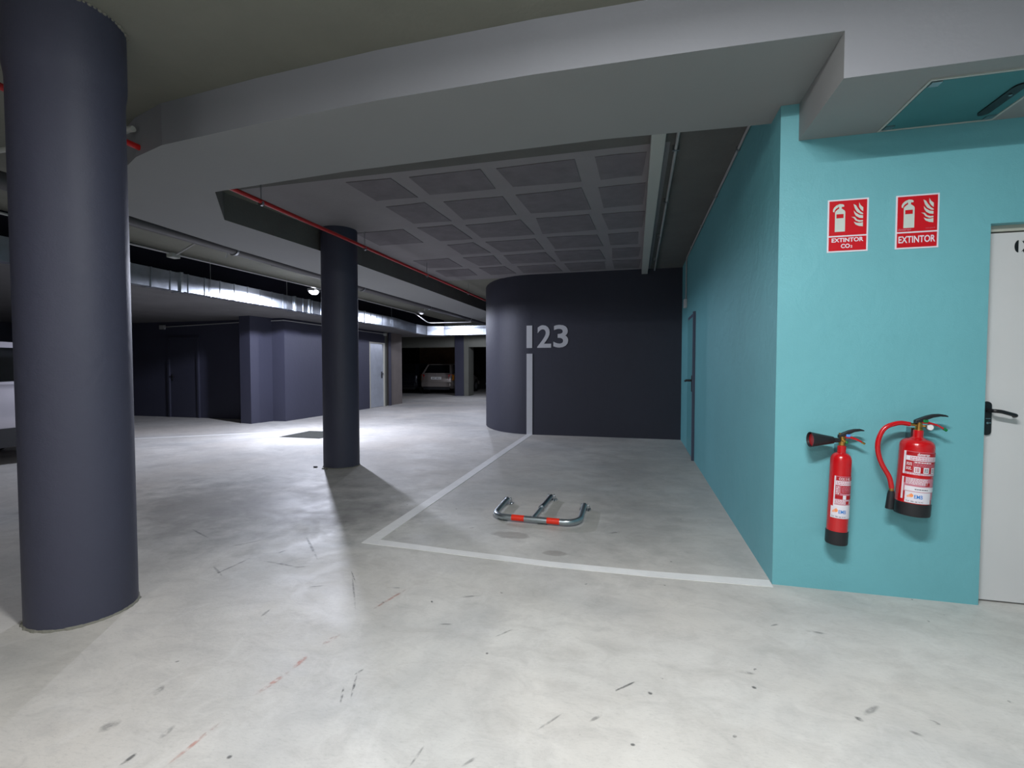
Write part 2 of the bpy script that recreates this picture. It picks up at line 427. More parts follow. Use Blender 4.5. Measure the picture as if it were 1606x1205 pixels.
# ceiling: slab, joist grid and infill blocks behind the big beam
cb = MB()
cb.box((-16, -4.2, CEIL), (4.2, 30, CEIL + 0.15), 0)
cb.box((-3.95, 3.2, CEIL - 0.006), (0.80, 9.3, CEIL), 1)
cb.box((-3.95, 3.2, CEIL - 0.010), (0.80, 4.04, CEIL - 0.005), 3)  # the beam's shade, painted as a darker strip of ceiling
rb = random.Random(11)
cols_x = [(-3.62, -2.95), (-2.70, -2.22), (-2.05, -1.34), (-1.19, -0.50), (-0.36, 0.06)]
rows_y = [(4.16, 4.66), (4.86, 5.50), (5.71, 6.37), (6.57, 7.2), (7.40, 8.05), (8.25, 8.9)]
for i, (x0, x1) in enumerate(cols_x):
    for j, (y0, y1) in enumerate(rows_y):
        if i == 0 and j in (0, 1, 3): continue
        k = [rb.uniform(-.035, .035) for _ in range(8)]
        poly = [(x0+k[0], y0+k[1]), ((x0+x1)/2, y0+k[1]*.6), (x1+k[2], y0+k[3]), (x1+k[4], y1+k[5]), ((x0+x1)/2+.05, y1+k[5]*.4), (x0+k[6], y1+k[7])]
        cb.prism(poly, CEIL - 0.012, CEIL - 0.004, 2)
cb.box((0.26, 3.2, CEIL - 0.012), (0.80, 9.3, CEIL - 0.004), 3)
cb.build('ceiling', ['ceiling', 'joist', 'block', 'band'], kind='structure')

# big downstand beam across the room with its wide arm running back on the left (one cast piece)
FY = [(-3.14, 2.62), (-2.3, 2.545), (-1.43, 2.495), (-0.53, 2.48), (0.3, 2.495), (0.90, 2.515)]     # front edge, faintly bowed
BY = [(1.4, 3.35), (0.67, 3.335), (-0.21, 3.285), (-1.01, 3.295), (-2.19, 3.32), (-3.53, 3.42)]
bm_ = MB()
poly = [(-4.3, 3.15), (-3.85, 2.88), (-3.50, 2.72)] + FY + [(3.6, 2.515), (3.6, 3.35)] + BY[:]
# the front bar as two convex-ish prisms, plus the arm
bar = [(-4.9, 3.42), (-4.3, 3.15), (-3.85, 2.88), (-3.50, 2.72)] + FY + [(3.6, 2.515), (3.6, 3.3)] + BY
bm_.prism(bar, 2.82, CEIL + 0.02, 0, 1)
arm = [(-4.9, 3.42), (-3.53, 3.42), (-4.10, 4.08), (-3.98, 5.4), (-3.93, 8.0), (-3.88, 13.2), (-3.88, 18), (-4.86, 18), (-4.9, 11.6), (-4.98, 7.8), (-4.98, 5.0)]
bm_.prism(arm, 2.82, CEIL + 0.02, 0, 2)
bm_.build('ceiling_beam', ['soffit', 'beam', 'band'], kind='structure')
# dropped box over the teal wall
db = MB(); db.box((0.905, 2.515, 2.61), (3.6, 3.24, 2.82), 0)
do = db.build('ceiling_drop', ['soffit', 'beam'], kind='structure')
for p in do.data.polygons:
    if p.normal.y < -.9: p.material_index = 1
# low dark slab on the far left
lb = MB(); lb.box((-16, -4.2, 2.50), (-7.02, 17.2, CEIL + .02), 0)
lo = lb.build('ceiling_low', ['dark_ceiling', 'slab_side'], kind='structure')
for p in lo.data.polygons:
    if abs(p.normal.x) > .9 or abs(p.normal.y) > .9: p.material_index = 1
MB().box((-16, 17.0, 2.76), (-3.5, 17.3, CEIL + .02)).build('ceiling_crossbeam', 'greygreen', kind='structure')

# teal walls
tw = MB(); tw.box((0.81, 3.13, 0), (0.96, 9.25, CEIL + .02), 0)
to = tw.build('wall_side', ['teal_rough', 'teal'], kind='structure')
for p in to.data.polygons:
    if p.normal.y < -.9: p.material_index = 1
fw = MB()
fw.box((0.96, 3.13, 0), (1.832, 3.32, 2.83), 0)
fw.box((1.832, 3.13, 2.068), (2.72, 3.32, 2.83), 0)
fw.box((2.72, 3.13, 0), (3.6, 3.32, 2.83), 0)
fw.build('wall_front', ['teal'], kind='structure')
MB().box((3.6, -4.2, 0), (3.75, 3.4, CEIL)).build('wall_right', 'teal', kind='structure')
MB().box((-16, -4.35, 0), (3.75, -4.2, CEIL)).build('wall_back', 'white', kind='structure')
MB().box((-16.15, -4.2, 0), (-16.0, 30, CEIL)).build('wall_left', 'navy_dark', kind='structure')

# dark wall of the bay, rounding away at its left end
cv = [(0.81, 9.07), (-1.95, 9.07), (-2.12, 9.085), (-2.30, 9.14), (-2.48, 9.235), (-2.66, 9.37), (-2.83, 9.55), (-3.0, 9.79),
      (-3.14, 10.05), (-3.26, 10.34), (-3.35, 10.65), (-3.41, 11.0), (-3.44, 11.4), (-3.45, 13.0)]
inner = [(x + (0.15 if i > 1 else 0), y + (0.18 if i < 11 else 0)) for i, (x, y) in enumerate(cv)]
MB().prism(cv[::-1] + inner, 0, CEIL + .01).build('wall_bay', 'bay', kind='structure', smooth=True, sharp=25)
MB().box((-3.45, 12.9, 0), (4.2, 13.1, CEIL)).build('wall_behind_bay', 'navy', kind='structure')

# walls of the far left side
MB().prism([(-16, 9.98), (-8.93, 9.98), (-8.93, 9.24), (-8.60, 9.20), (-8.52, 9.80), (-8.20, 9.84), (-8.20, 13.66),
            (-8.36, 13.66), (-8.36, 10.2), (-16, 10.2)], 0, 2.51).build('wall_slate', 'navy', kind='structure')
MB().prism([(-8.20, 13.66), (-8.20, 14.62), (-8.36, 14.62), (-8.36, 13.66)], 2.13, 2.51).build('wall_over_metal_door', 'navy', kind='structure')
MB().box((-8.9, 14.95, 0), (-8.20, 15.85, 2.51)).build('wall_concrete', 'concrete', kind='structure')
MB().box((-8.36, 14.62, 0), (-8.22, 14.80, 2.51)).build('trim_1', 'greygreen', kind='structure')
# bays at the far end
MB().box((-16, 20.8, 2.25), (-3.6, 21.0, CEIL)).build('wall_lintel', 'greygreen', kind='structure')
fp = MB(); fp.box((-8.05, 20.75, 0), (-7.62, 21.2, CEIL), 0); fp.box((-7.62, 20.78, 0), (-7.40, 21.5, CEIL), 1)
fp.build('wall_bay_pier', ['navy', 'greygreen'], kind='structure')
MB().box((-16, 28.0, 0), (4.2, 28.2, CEIL)).build('wall_far', 'black', kind='structure')
MB().box((-13.2, 27.9, 0), (-10.15, 28.0, CEIL)).build('wall_far_panel', 'board', kind='structure')
MB().box((-6.0, 20.9, 0), (-3.45, 21.1, CEIL)).build('wall_bay_end', 'navy', kind='structure')
MB().box((-3.5, 13.0, 0), (-3.3, 21.1, CEIL)).build('wall_bay_right', 'navy', kind='structure')

# ================================================================ COLUMNS
def round_column(name, x, y, r, ztop, label, collar=False, seg=72):
    t = thing(name, (x, y, 0), label, 'column')
    m = MB()
    prof = [(r, 0), (r, ztop)]
    if collar: prof = [(r, 0), (r, 2.71), (r + .002, 2.74), (r + .008, 2.78), (r + .011, 2.83), (r + .011, ztop)]
    m.lathe(prof, 0, seg); m.build('shaft', 'navy', t, smooth=True)
    # crumbled mortar around the foot
    g = MB(); rr = random.Random(int(abs(x) * 100)); n = 90; vs = []
    for k in range(n):
        a = 2 * PI * k / n; o = r + 0.004 + rr.uniform(0.0, 0.009)
        vs += [((r - .003) * math.cos(a), (r - .003) * math.sin(a), 0.014), (o * math.cos(a), o * math.sin(a), 0.001)]
    g.add(vs, [(2*k, 2*k+1, (2*k+3) % (2*n), (2*k+2) % (2*n)) for k in range(n)])
    tag(g.build('mortar_rim', 'rim_dirt', t), 'crumbly grey mortar rim at the foot')
    return t
col = round_column('round_column', -2.868, 1.885, 0.233, CEIL, 'thick round slate blue column with a collar, nearest the camera on the left', True)
# chipped plaster where the collar meets the ceiling
ch = MB(); rr = random.Random(5)
for k in range(26):
    a = R(-75 + k * 5.2); r0 = 0.242
    ch.sphere((r0 * math.cos(a), r0 * math.sin(a), CEIL - .004), rr.uniform(.006, .016), 0, 6, 4, (1, 1, .7))
tag(ch.build('chipped_plaster', 'rim_dirt', col), 'pale chipped plaster at the top edge')
round_column('round_column', -3.765, 5.56, 0.228, CEIL, 'slate blue column standing in mid floor with the red pipe passing its top')

# ================================================================ FLOOR AND WALL PAINT
def strip(pts_a, pts_b, z0, z1):
    m = MB(); n = len(pts_a)
    poly = list(pts_a) + list(reversed(pts_b)); m.prism(poly, z0, z1); return m
L1a = [(-1.955, 3.118), (-1.27, 3.085), (-0.53, 3.045), (0.10, 3.05), (0.805, 3.085)]
L1b = [(-1.955, 3.215), (-1.29, 3.165), (-0.54, 3.125), (0.10, 3.135), (0.805, 3.18)]
tag(strip(L1a, L1b, 0, .003).build('parking_line', 'line'), 'white painted line across the mouth of the parking bay', 'floor marking')
L2a = [(-1.955, 3.215), (-1.975, 4.9), (-2.01, 6.9), (-2.035, 9.066)]
L2b = [(-1.852, 3.212), (-1.868, 4.9), (-1.895, 6.9), (-1.92, 9.066)]
tag(strip(L2b[::1], L2a, 0, .003).build('parking_line', 'line'), 'white painted line along the left side of the parking bay', 'floor marking')
tag(strip([(-8.9, 6.6), (-5.9, 8.9)], [(-8.9, 6.75), (-5.9, 9.02)], 0, .003).build('parking_line', 'line'), 'faint white line on the floor left of the mid column, before the dark wall', 'floor marking')
tag(MB().box((-2.035, 9.062, 0.0), (-1.92, 9.07, 1.572)).build('wall_stripe', 'digits'), 'white upright stripe on the dark wall under the bay number', 'wall marking')
num = MB()
num.box((-2.037, 9.064, 1.682), (-1.925, 9.07, 2.114), 0)
for txt, x0, x1 in (('2', -1.825, -1.555), ('3', -1.512, -1.228)):
    vs, fs = text_mesh(txt, 0.018, 0, x1 - x0, 0.432)
    num.add([(x0 + a, 9.065, 1.684 + b) for a, b in vs], fs)
tag(num.build('bay_number', 'digits'), 'white painted bay number 123 on the dark wall', 'number')
vs, fs = text_mesh('E T-80', 0.01, 0, 0.16, 0.05)
sm = MB()
def on_curve(d):
    # walks along the rounded wall end from its left part
    pts = [Vector(p) for p in cv[8:12][::-1]]; rem = d
    for i in range(len(pts) - 1):
        s_ = (pts[i+1] - pts[i]).length
        if rem <= s_: return pts[i] + (pts[i+1] - pts[i]) * rem / s_
        rem -= s_
    return pts[-1]
sm.add([(on_curve(.34 + a).x - .012, on_curve(.34 + a).y - .006, .90 + b) for a, b in vs], fs)
tag(sm.build('wall_lettering', 'digits'), 'tiny white lettering on the rounded end of the dark wall', 'wall marking')

# ================================================================ DOORS
def lever_handle(parent, x, y, z, length, sgn=1, sc=1.0, name='door_handle'):
    h = MB()
    pl = []
    for k in range(13):
        a = PI * k / 12; pl.append((0.019 * math.cos(a) * sc, 0.065 * sc + 0.019 * math.sin(a) * sc))
    for k in range(13):
        a = PI + PI * k / 12; pl.append((0.019 * math.cos(a) * sc, -0.085 * sc + 0.019 * math.sin(a) * sc))
    n = len(pl); vs = [(x + a, y, z + b) for a, b in pl] + [(x + a * .9, y - .011, z + b * .97) for a, b in pl]
    h.add(vs, [tuple(range(n)), tuple(range(2*n-1, n-1, -1))] + [(i, (i+1) % n, n+(i+1) % n, n+i) for i in range(n)])
    o = h.build(name, 'handle', parent, smooth=True, sharp=30)
    l = MB(); l.tube(fillet([(x, y - .005, z + .035*sc), (x, y - .055, z + .035*sc), (x + sgn * .03, y - .058, z + .033*sc), (x + sgn * length, y - .05, z + .012*sc), (x + sgn * (length + .002), y - .03, z + .008*sc)], .018),
                     [.011 * sc] * 3 + [.0105 * sc] * 30 if False else .0105 * sc, 0, 10)
    l.build('lever', 'handle', o, smooth=True)
    c = MB(); c.lathe([(0.006, 0), (0.006, .003)], 0, 12, Matrix.Translation((x - .002, y - .011, z - .035)) @ Matrix.Rotation(R(90), 4, 'X'))
    c.lathe([(0.0035, 0), (0.0035, .004)], 0, 8, Matrix.Translation((x + .009, y - .011, z - .034)) @ Matrix.Rotation(R(90), 4, 'X'))
    c.box((x - .010, y - .0125, z - .012), (x + .012, y - .011, z - .009))
    c.build('lock_cylinder', 'steel', o)
    return o
# white metal door at the right edge
d1 = thing('door_1', (2.27, 3.192, 0), 'white metal door with black lever handle and stencilled letter, right of the extinguishers', 'door'); d1['kind'] = 'structure'
o = MB().box((-0.43, 0, 0.008), (0.43, 0.05, 2.03)).build('leaf', 'white', d1, bevel=.003)
fr = MB(); fr.box((-0.438, -0.012, 2.036), (0.45, 0.07, 2.068)); fr.box((-0.438, 0.0, 0), (-0.432, 0.07, 2.036)); fr.box((0.432, -0.012, 0), (0.45, 0.07, 2.036))
fr.build('door_frame', 'frame', d1)
lever_handle(d1, -0.393, 0.0, 1.032, 0.102)
vs, fs = text_mesh('C', 0.035, 0, 0.045, 0.066)
st = MB()
pl = [(.018*math.cos(a), .033*math.sin(a)) for a in [R(90 + 180*k/12) for k in range(13)]]
st.add([(-.277 + a, -.0012, 1.953 + b) for a, b in pl], [tuple(range(13))])
for sg in (1, -1):
    st.add([(-.277 + a, -.0012, 1.953 + sg*b) for a, b in ((.012, .031), (.020, .025), (.022, .033), (.026, .033), (.026, .014), (.023, .014), (.018, .022))], [tuple(range(7))])
tag(st.build('stencil_letter', 'handle', d1), 'black stencilled letter C')
# painted door in the teal side wall
d2 = thing('door_2', (0.81, 7.5, 0), 'narrow teal painted door at the far end of the long teal wall', 'door'); d2['kind'] = 'structure'
MB().box((-0.012, -0.38, 0.01), (0.0, 0.42, 2.03)).build('leaf', 'teal_door', d2)
fr = MB(); fr.box((-0.035, -0.45, 0), (-.001, -0.40, 2.08)); fr.box((-0.006, 0.42, 0), (-.001, 0.49, 2.08)); fr.box((-0.006, -0.40, 2.03), (-.001, 0.42, 2.08))
fr.build('door_frame', 'jamb', d2)
h = MB(); h.box((-.03, -.31, .96), (-.012, -.25, 1.19)); hh = h.build('door_handle', 'handle', d2)
MB().tube(fillet([(-.02, -.28, 1.12), (-.10, -.28, 1.12), (-.10, -.15, 1.11)], .015), .016).build('lever', 'handle', hh, smooth=True)
# galvanised door in the slate wall
d3 = thing('door_3', (-8.20, 14.14, 0), 'grey galvanised metal door in the slate wall beyond the mid column', 'door'); d3['kind'] = 'structure'
MB().box((-.10, -.44, .01), (-.02, .42, 2.09)).build('leaf', 'metal_door', d3)
fr = MB(); fr.box((-.12, -.48, 0), (.012, -.44, 2.13)); fr.box((-.12, .42, 0), (.012, .48, 2.13)); fr.box((-.12, -.44, 2.09), (.012, .42, 2.13))
fr.build('door_frame', 'frame', d3)
h = MB(); h.box((-.02, .28, .95), (-.008, .33, 1.17)); hh = h.build('door_handle', 'handle', d3)
MB().tube(fillet([(-.01, .305, 1.1), (.05, .305, 1.1), (.05, .17, 1.09)], .015), .012).build('lever', 'handle', hh, smooth=True)
# dark door in the shadowed wall
d4 = thing('door_4', (-11.4, 9.98, 0), 'dark closed door in the black shadowed wall at far left', 'door'); d4['kind'] = 'structure'
MB().box((-.45, -.012, .01), (.45, .0, 2.05)).build('leaf', 'navy_dark', d4)
fr = MB(); fr.box((-.50, -.05, 0), (-.45, -.001, 2.10)); fr.box((.45, -.05, 0), (.50, -.001, 2.10)); fr.box((-.45, -.05, 2.05), (.45, -.001, 2.10))
fr.build('door_frame', 'navy_dark', d4)
lever_handle(d4, -0.39, -.012, 1.05, .12)

# ================================================================ LAMPS
def area(name, parent, loc, rot, sx, sy, power, col):
    l = bpy.data.lights.new(name, 'AREA'); l.shape = 'RECTANGLE'; l.size = sx; l.size_y = sy
    l.energy = power; l.color = col
    o = bpy.data.objects.new(name, l); C.objects.link(o); o.parent = parent; o.location = loc; o.rotation_euler = rot
    return o
def point(name, parent, loc, r, power, col):
    l = bpy.data.lights.new(name, 'POINT'); l.shadow_soft_size = r; l.energy = power; l.color = col
    o = bpy.data.objects.new(name, l); C.objects.link(o); o.parent = parent; o.location = loc
    return o
def strip_light(x, y, ln, power, label, colr=(0.965, 0.98, 1.0)):
    t = thing('strip_light', (x, y, CEIL), label, 'ceiling light')
    b = MB(); b.box((-ln/2, -.06, -.055), (ln/2, .06, 0)); b.build('housing', 'white', t, bevel=.006)
    d = MB(); n = 10
    pr = [(.05 * math.cos(PI + PI*k/n), -.055 + .04 * math.sin(PI + PI*k/n)) for k in range(n+1)]
    vs = [(-ln/2+.02, a, b_) for a, b_ in pr] + [(ln/2-.02, a, b_) for a, b_ in pr]
    d.add(vs, [(k, k+1, n+2+k, n+1+k) for k in range(n)] + [tuple(range(n+1)), tuple(range(2*n+1, n, -1))])
    d.build('diffuser', 'lens_front', t, smooth=True)
    area('light', t, (0, 0, -.105), (0, 0, 0), ln - .1, .08, power * .78, colr)
    for k in range(4): point('light', t, (-ln/2 + ln * (k + .5) / 4, 0, -.13), .04, power * .22 / 4, colr)
    return t
strip_light(0.18, 0.8, 1.2, FRONT_W, 'long strip light on the ceiling above the camera')
strip_light(-1.2, -2.4, 1.2, FRONT_W * 0.6, 'added unseen strip light behind the camera, fill for the left of the beam')  # added fill light, lifts the left part of the beam face

def bulkhead(x, y, z, power, label, rod=True, lens='lens_dim', rl=.05):
    t = thing('bulkhead_lamp', (x, y, z), label, 'lamp')
    b = MB(); b.box((-.06, -.11, -.02), (.06, .11, .03)); b.build('housing', 'conduit', t, bevel=.008)
    l = MB(); l.sphere((0, 0, -.02), rl, 0, 16, 10, (1, 1.5, .8)); l.build('lens', lens, t, smooth=True)
    if rod: MB().tube([(0, 0, .03), (0, 0, CEIL - z)], .006, 0, 8).build('rod', 'conduit', t)
    l = bpy.data.lights.new('light', 'SPOT'); l.energy = power; l.color = (0.80, 0.84, 1.0); l.spot_size = R(178); l.spot_blend = 0.12; l.shadow_soft_size = .06
    lo_ = bpy.data.objects.new('light', l); C.objects.link(lo_); lo_.parent = t; lo_.location = (0, 0, -.09)
    return t
bulkhead(-6.0, 8.02, 2.785, LAMP_W, 'bright white bulkhead lamp on the conduit left of the mid column', False, 'lens', .072)
bulkhead(-5.85, 12.5, 2.86, FAR_W, 'bulkhead lamp behind the pipes near the far duct')
bulkhead(-6.2, 18.6, 2.86, FAR_W * .8, 'bulkhead lamp on the ceiling past the far duct')

# ================================================================ PIPES AND DUCTS
def hanger(m, x, y, z0, z1, r=.004, mi=0): m.tube([(x, y, z0), (x, y, z1)], r, mi, 6)
t = thing('sprinkler_pipe', (-3.45, 3, 2.86), 'red pipe hung under the ceiling beside the long beam', 'pipe')
m = MB(); m.tube([(0, -5.5, 0.0), (0, 7.9, 0.04)], .021, 0, 14); m.build('pipe', 'red_pipe', t, smooth=True)
for y in (0.86, 2.66, 4.6, 6.7):
    c = MB(); zc = 0.003 * y; c.lathe([(.027, -.012), (.027, .012)], 0, 16, Matrix.Translation((0, y, zc)) @ Matrix.Rotation(R(90), 4, 'X'))
    hanger(c, 0, y, zc + .02, CEIL - 2.86); c.build('pipe_clamp', 'steel', t)
t = thing('white_pipe', (-3.44, 2.66, 2.985), 'short white pipe end showing between the round column and the beam', 'pipe')
MB().tube([(0, 0, 0), (-3.2, 0, 0)], .02, 0, 12).build('pipe', 'trunk', t, smooth=True)
MB().lathe([(.026, -.02), (.026, .02)], 0, 16, Matrix.Translation((-.08, 0, 0)) @ Matrix.Rotation(R(90), 4, 'Y')).build('pipe_collar', 'trunk', t)

t = thing('drain_pipe', (-5.13, 3, 2.86), 'thick dark drain pipe along the left edge of the wide beam', 'pipe')
MB().tube([(0, -1.5, 0), (0, 14, 0.02)], .075, 0, 20).build('pipe', 'dark_pipe', t, smooth=True)
for y in (2.25, 5.3, 8.4, 11.5):
    c = MB(); c.lathe([(.083, -.015), (.083, .015)], 0, 24, Matrix.Translation((0, y, 0)) @ Matrix.Rotation(R(90), 4, 'X'))
    c.tube([(0, y, .08), (0, y, CEIL - 2.86)], .005, 0, 6); c.tube(fillet([(-.083, y, 0), (-.11, y, -.05), (-.13, y, -.10)], .03), .006, 0, 6)
    c.build('pipe_clamp', 'steel', t)
t = thing('service_pipe', (-5.40, 3, 2.93), 'thin grey pipe running beside the dark drain pipe', 'pipe')
MB().tube([(0, 3.5, 0), (0, 14, 0)], .032, 0, 14).build('pipe', 'conduit', t, smooth=True)
t = thing('service_pipe', (-5.62, 3, 2.95), 'dark thin pipe between the drain pipe and the lamp conduit', 'pipe')
MB().tube([(0, 3.5, 0), (0, 14, 0)], .026, 0, 14).build('pipe', 'dark_pipe', t, smooth=True)

t = thing('lamp_conduit', (-6.0, 3, 2.80), 'pale grey conduit that carries the bright bulkhead lamp', 'conduit')
MB().tube([(0, -1.5, -.01), (0, 4.92, .05), (0, 9.4, .03)], .013, 0, 10).build('pipe', 'conduit', t, smooth=True)
b = MB(); b.box((-.05, 2.07, -.03), (.05, 2.19, .03)); b.build('junction_box', 'trunk', t, bevel=.006)
MB().tube([(0.04, 2.13, .01), (.6, 2.13, .24)], .012, 0, 8).build('branch_pipe', 'conduit', t, smooth=True)
MB().tube(fillet([(0, 9.4, .03), (0, 10.2, -.14), (0, 10.4, -.15), (1.3, 10.45, -.15)], .1), .013, 0, 10).build('bent_pipe', 'conduit', t, smooth=True)

# sheet-metal duct along the low slab, elbow, and duct across the far end
def duct(name, segs, prof, label, hangs):
    """segs: centre line; prof: (width, height); standing seams between the sheets"""
    t = thing(name, segs[0], label, 'duct')
    o0 = Vector(segs[0]); wd, ht = prof
    m = MB(); pts = [Vector(p) - o0 for p in segs]; rings = []
    for i, p in enumerate(pts):
        d = (pts[min(i+1, len(pts)-1)] - pts[max(i-1, 0)]); d.z = 0; d.normalize(); n = Vector((d.y, -d.x, 0))
        rings.append([p + n*wd/2, p + n*wd/2 + Vector((0,0,ht)), p - n*wd/2 + Vector((0,0,ht)), p - n*wd/2])
    vs = [q for r_ in rings for q in r_]
    fs = [(4*i+k, 4*i+(k+1) % 4, 4*i+4+(k+1) % 4, 4*i+4+k) for i in range(len(pts)-1) for k in range(4)] + [(0, 1, 2, 3), (4*len(pts)-1, 4*len(pts)-2, 4*len(pts)-3, 4*len(pts)-4)]
    m.add(vs, fs); return t, m
YS = [-1.0, 15.2]
t, sf = duct('air_duct', [(-6.93, 1.0, 2.49), (-6.93, 12.9, 2.49), (-6.9, 13.5, 2.45), (-6.75, 13.95, 2.39), (-6.45, 14.22, 2.345), (-5.9, 14.3, 2.335), (-3.6, 14.3, 2.335)], (0.16, 0.28), 'bright sheet metal air duct hung beneath the low dark slab', [])
y = 1.3
rr = random.Random(9)
while y < 12.8:
    big = abs((y - 1.3) % 2.4) < 0.01
    wq = .008
    sf.box((-.088, y - 1.0 - wq, -.006), (.088, y - 1.0 + wq, .286)); y += 0.30
for y in (5.98, 8.55, 9.0, 11.2):
    f = MB(); f.box((-.098, y - 1.0 - .02, -.014), (.098, y - 1.0 + .02, .294)); f.build('flange', 'galv', t)
for i in range(26):
    x = 1.1 + i * 0.09; 
    sf.box((x - .005, 13.3 - .086, -.161), (x + .005, 13.3 + .086, .131))
sf.build('sheet_body', 'duct', t)
for y in (6.5, 8.3, 10.8, 12.6):
    h = MB(); h.tube([(.092, y - 1.0, -.02), (.092, y - 1.0, .61)], .004, 0, 6); h.build('hanger_rod', 'steel', t)

# conduits along the slate walls
t = thing('wall_conduit', (-12.0, 9.94, 2.37), 'thin grey conduit across the top of the black shadowed wall', 'conduit')
MB().tube([(0, 0, 0), (3.05, 0, .08)], .011, 0, 8).build('pipe', 'conduit', t, smooth=True)
MB().box((-.14, -.02, -.06), (.02, .04, .05)).build('junction_box', 'conduit', t, bevel=.01)
t = thing('wall_conduit', (-8.50, 9.76, 2.43), 'thin grey conduit along the top of the lit slate wall ending at a small box', 'conduit')
MB().tube(fillet([(0, 0, 0), (.34, .04, .01), (.34, 4.8, .0)], .05), .011, 0, 8).build('pipe', 'conduit', t, smooth=True)
MB().box((.29, 4.78, -.05), (.37, 4.9, .03)).build('junction_box', 'trunk', t)
t = thing('down_pipe', (-8.15, 14.87, 0), 'dark vertical pipe on the wall beside the galvanised door', 'pipe')
MB().tube([(0, 0, 0.0), (0, 0, 2.5)], .05, 0, 16).build('pipe', 'navy_dark', t, smooth=True)

# under the ribbed ceiling: flat trunking and conduit
t = thing('cable_trunking', (0.156, 3.0, 3.0), 'pale flat cable trunking under the ceiling above the parking bay', 'trunking')
MB().box((-.052, .345, 0), (.052, 6.065, .085)).build('channel', 'trunk', t, bevel=.003)
t = thing('ceiling_conduit', (0.30, 3.36, 3.06), 'thin grey conduit beside the flat cable trunking on the ceiling', 'conduit')
MB().tube([(0, 0, 0), (.03, 5.7, 0)], .013, 0, 10).build('pipe', 'conduit', t, smooth=True)
for y in (.75, 2.0, 3.4, 4.8): MB().box((-.022, y - .01, -.016), (.03, y + .01, .03)).build('saddle', 'steel', t)
t = thing('wall_conduit', (0.795, 3.36, 3.07), 'thin grey conduit along the top of the teal wall dropping to a switch box', 'conduit')
MB().tube(fillet([(0, 0, 0), (0, 4.89, 0), (0, 4.89, -.75)], .06), .011, 0, 10).build('pipe', 'conduit', t, smooth=True)
MB().box((-.035, 4.83, -.80), (.012, 4.95, -.66)).build('switch_box', 'white', t, bevel=.008)
for y in (.9, 2.0, 3.1, 4.2): MB().box((-.015, y - .01, -.016), (.014, y + .01, .016)).build('saddle', 'steel', t)

# ceiling access hatch
t = thing('access_hatch', (1.55, 2.88, 2.61), 'teal access hatch with a dark oblong catch in the ceiling above the white door', 'hatch')
fr = MB()
for a, b in (((-.262, -.262, -.006), (.262, -.25, 0)), ((-.262, .222, -.006), (.262, .234, 0)), ((-.262, -.25, -.006), (-.25, .222, 0)), ((.25, -.25, -.006), (.262, .222, 0))): fr.box(a, b)
fr.build('hatch_frame', 'trunk', t)
MB().box((-.246, -.246, -.005), (.246, .218, -.0005)).build('panel', 'hatch', t)
cp = MB(); pl = [(.035 * math.cos(a), .12 + .035 * math.sin(a)) for a in [PI*k/10 for k in range(11)]] + [(.035 * math.cos(a), -.10 + .035 * math.sin(a)) for a in [PI + PI*k/10 for k in range(11)]]
cp.prism([(x * .75 + .165, y + .0) for x, y in pl], -.012, -.005); ct = cp.build('catch_plate', 'handle', t)
MB().lathe([(.007, 0), (.005, .006)], 0, 10, Matrix.Translation((.165, -.05, -.018))).build('catch_knob', 'steel', ct)
for x, y in ((-.225, -.225), (-.225, .19), (.225, .19)):
    MB().box((x - .02, y - .02, -.010), (x + .02, y + .02, -.0052)).build('corner_bracket', 'steel', t)

# ================================================================ SIGNS
def sign(x0, z0, wd, ht, label, split, lines, brand=False):
    t = thing('fire_sign', (x0, 3.13, z0), label, 'sign', group='extinguisher signs')
    MB().box((0, -.003, 0), (wd, -.0005, ht)).build('plate', 'sign_white', t)
    r = MB(); e = .008
    r.box((e, -.0036, split + .004), (wd - e, -.003, ht - e)); r.box((e, -.0036, e), (wd - e, -.003, split - .004)); r.build('red_field', 'sign_red', t)
    p = MB(); Y_ = -.0042
    def P(pts): 
        p.add([((x - 190) / 438 * wd, Y_, (742 - y) / 584 * ht) for x, y in pts], [tuple(range(len(pts)))])
    dx = 0
    P([(270, 515), (380, 515), (380, 365), (270, 365)]); P([(270, 365), (285, 365), (285, 320), (270, 320)]); P([(362, 365), (380, 365), (380, 320), (362, 320)])
    P([(270, 320), (380, 320), (380, 300), (374, 284), (355, 270), (345, 262), (305, 262), (295, 270), (276, 286), (270, 300)])
    P([(312, 262), (340, 262), (342, 240), (366, 240), (366, 222), (350, 212), (318, 208), (300, 216), (300, 232), (312, 244)])
    P([(302, 214), (280, 224), (258, 244), (247, 268), (247, 290), (262, 296), (266, 276), (280, 258), (304, 244)])
    P([(525, 205), (540, 235), (570, 262), (570, 308), (545, 285), (526, 255)])
    P([(465, 218), (492, 234), (512, 268), (540, 305), (570, 326), (570, 338), (545, 334), (505, 308), (482, 272)])
    P([(470, 290), (494, 318), (530, 342), (570, 350), (570, 380), (530, 374), (495, 352), (477, 322)])
    P([(445, 358), (482, 362), (508, 392), (540, 402), (570, 400), (570, 416), (530, 420), (492, 402), (470, 372)])
    P([(472, 412), (505, 428), (540, 430), (570, 424), (570, 470), (530, 464), (492, 446)])
    p.build('pictogram', 'sign_grey', t)
    q = MB()
    for txt, cx, zc, w_, h_, th in lines:
        vs, fs = text_mesh(txt, th, 0, w_, h_); q.add([(cx - w_/2 + a, -.0042, zc + b) for a, b in vs], fs)
    q.build('lettering', 'sign_white', t)
    return t
s1 = sign(1.060, 1.958, .203, .297, 'red fire extinguisher sign reading EXTINTOR CO2, left of two on the teal wall', .090,
     [('EXTINTOR', .1015, .056, .158, .024, .03), ('CO', .092, .022, .045, .024, .03), ('2', .122, .023, .010, .014, .02)])
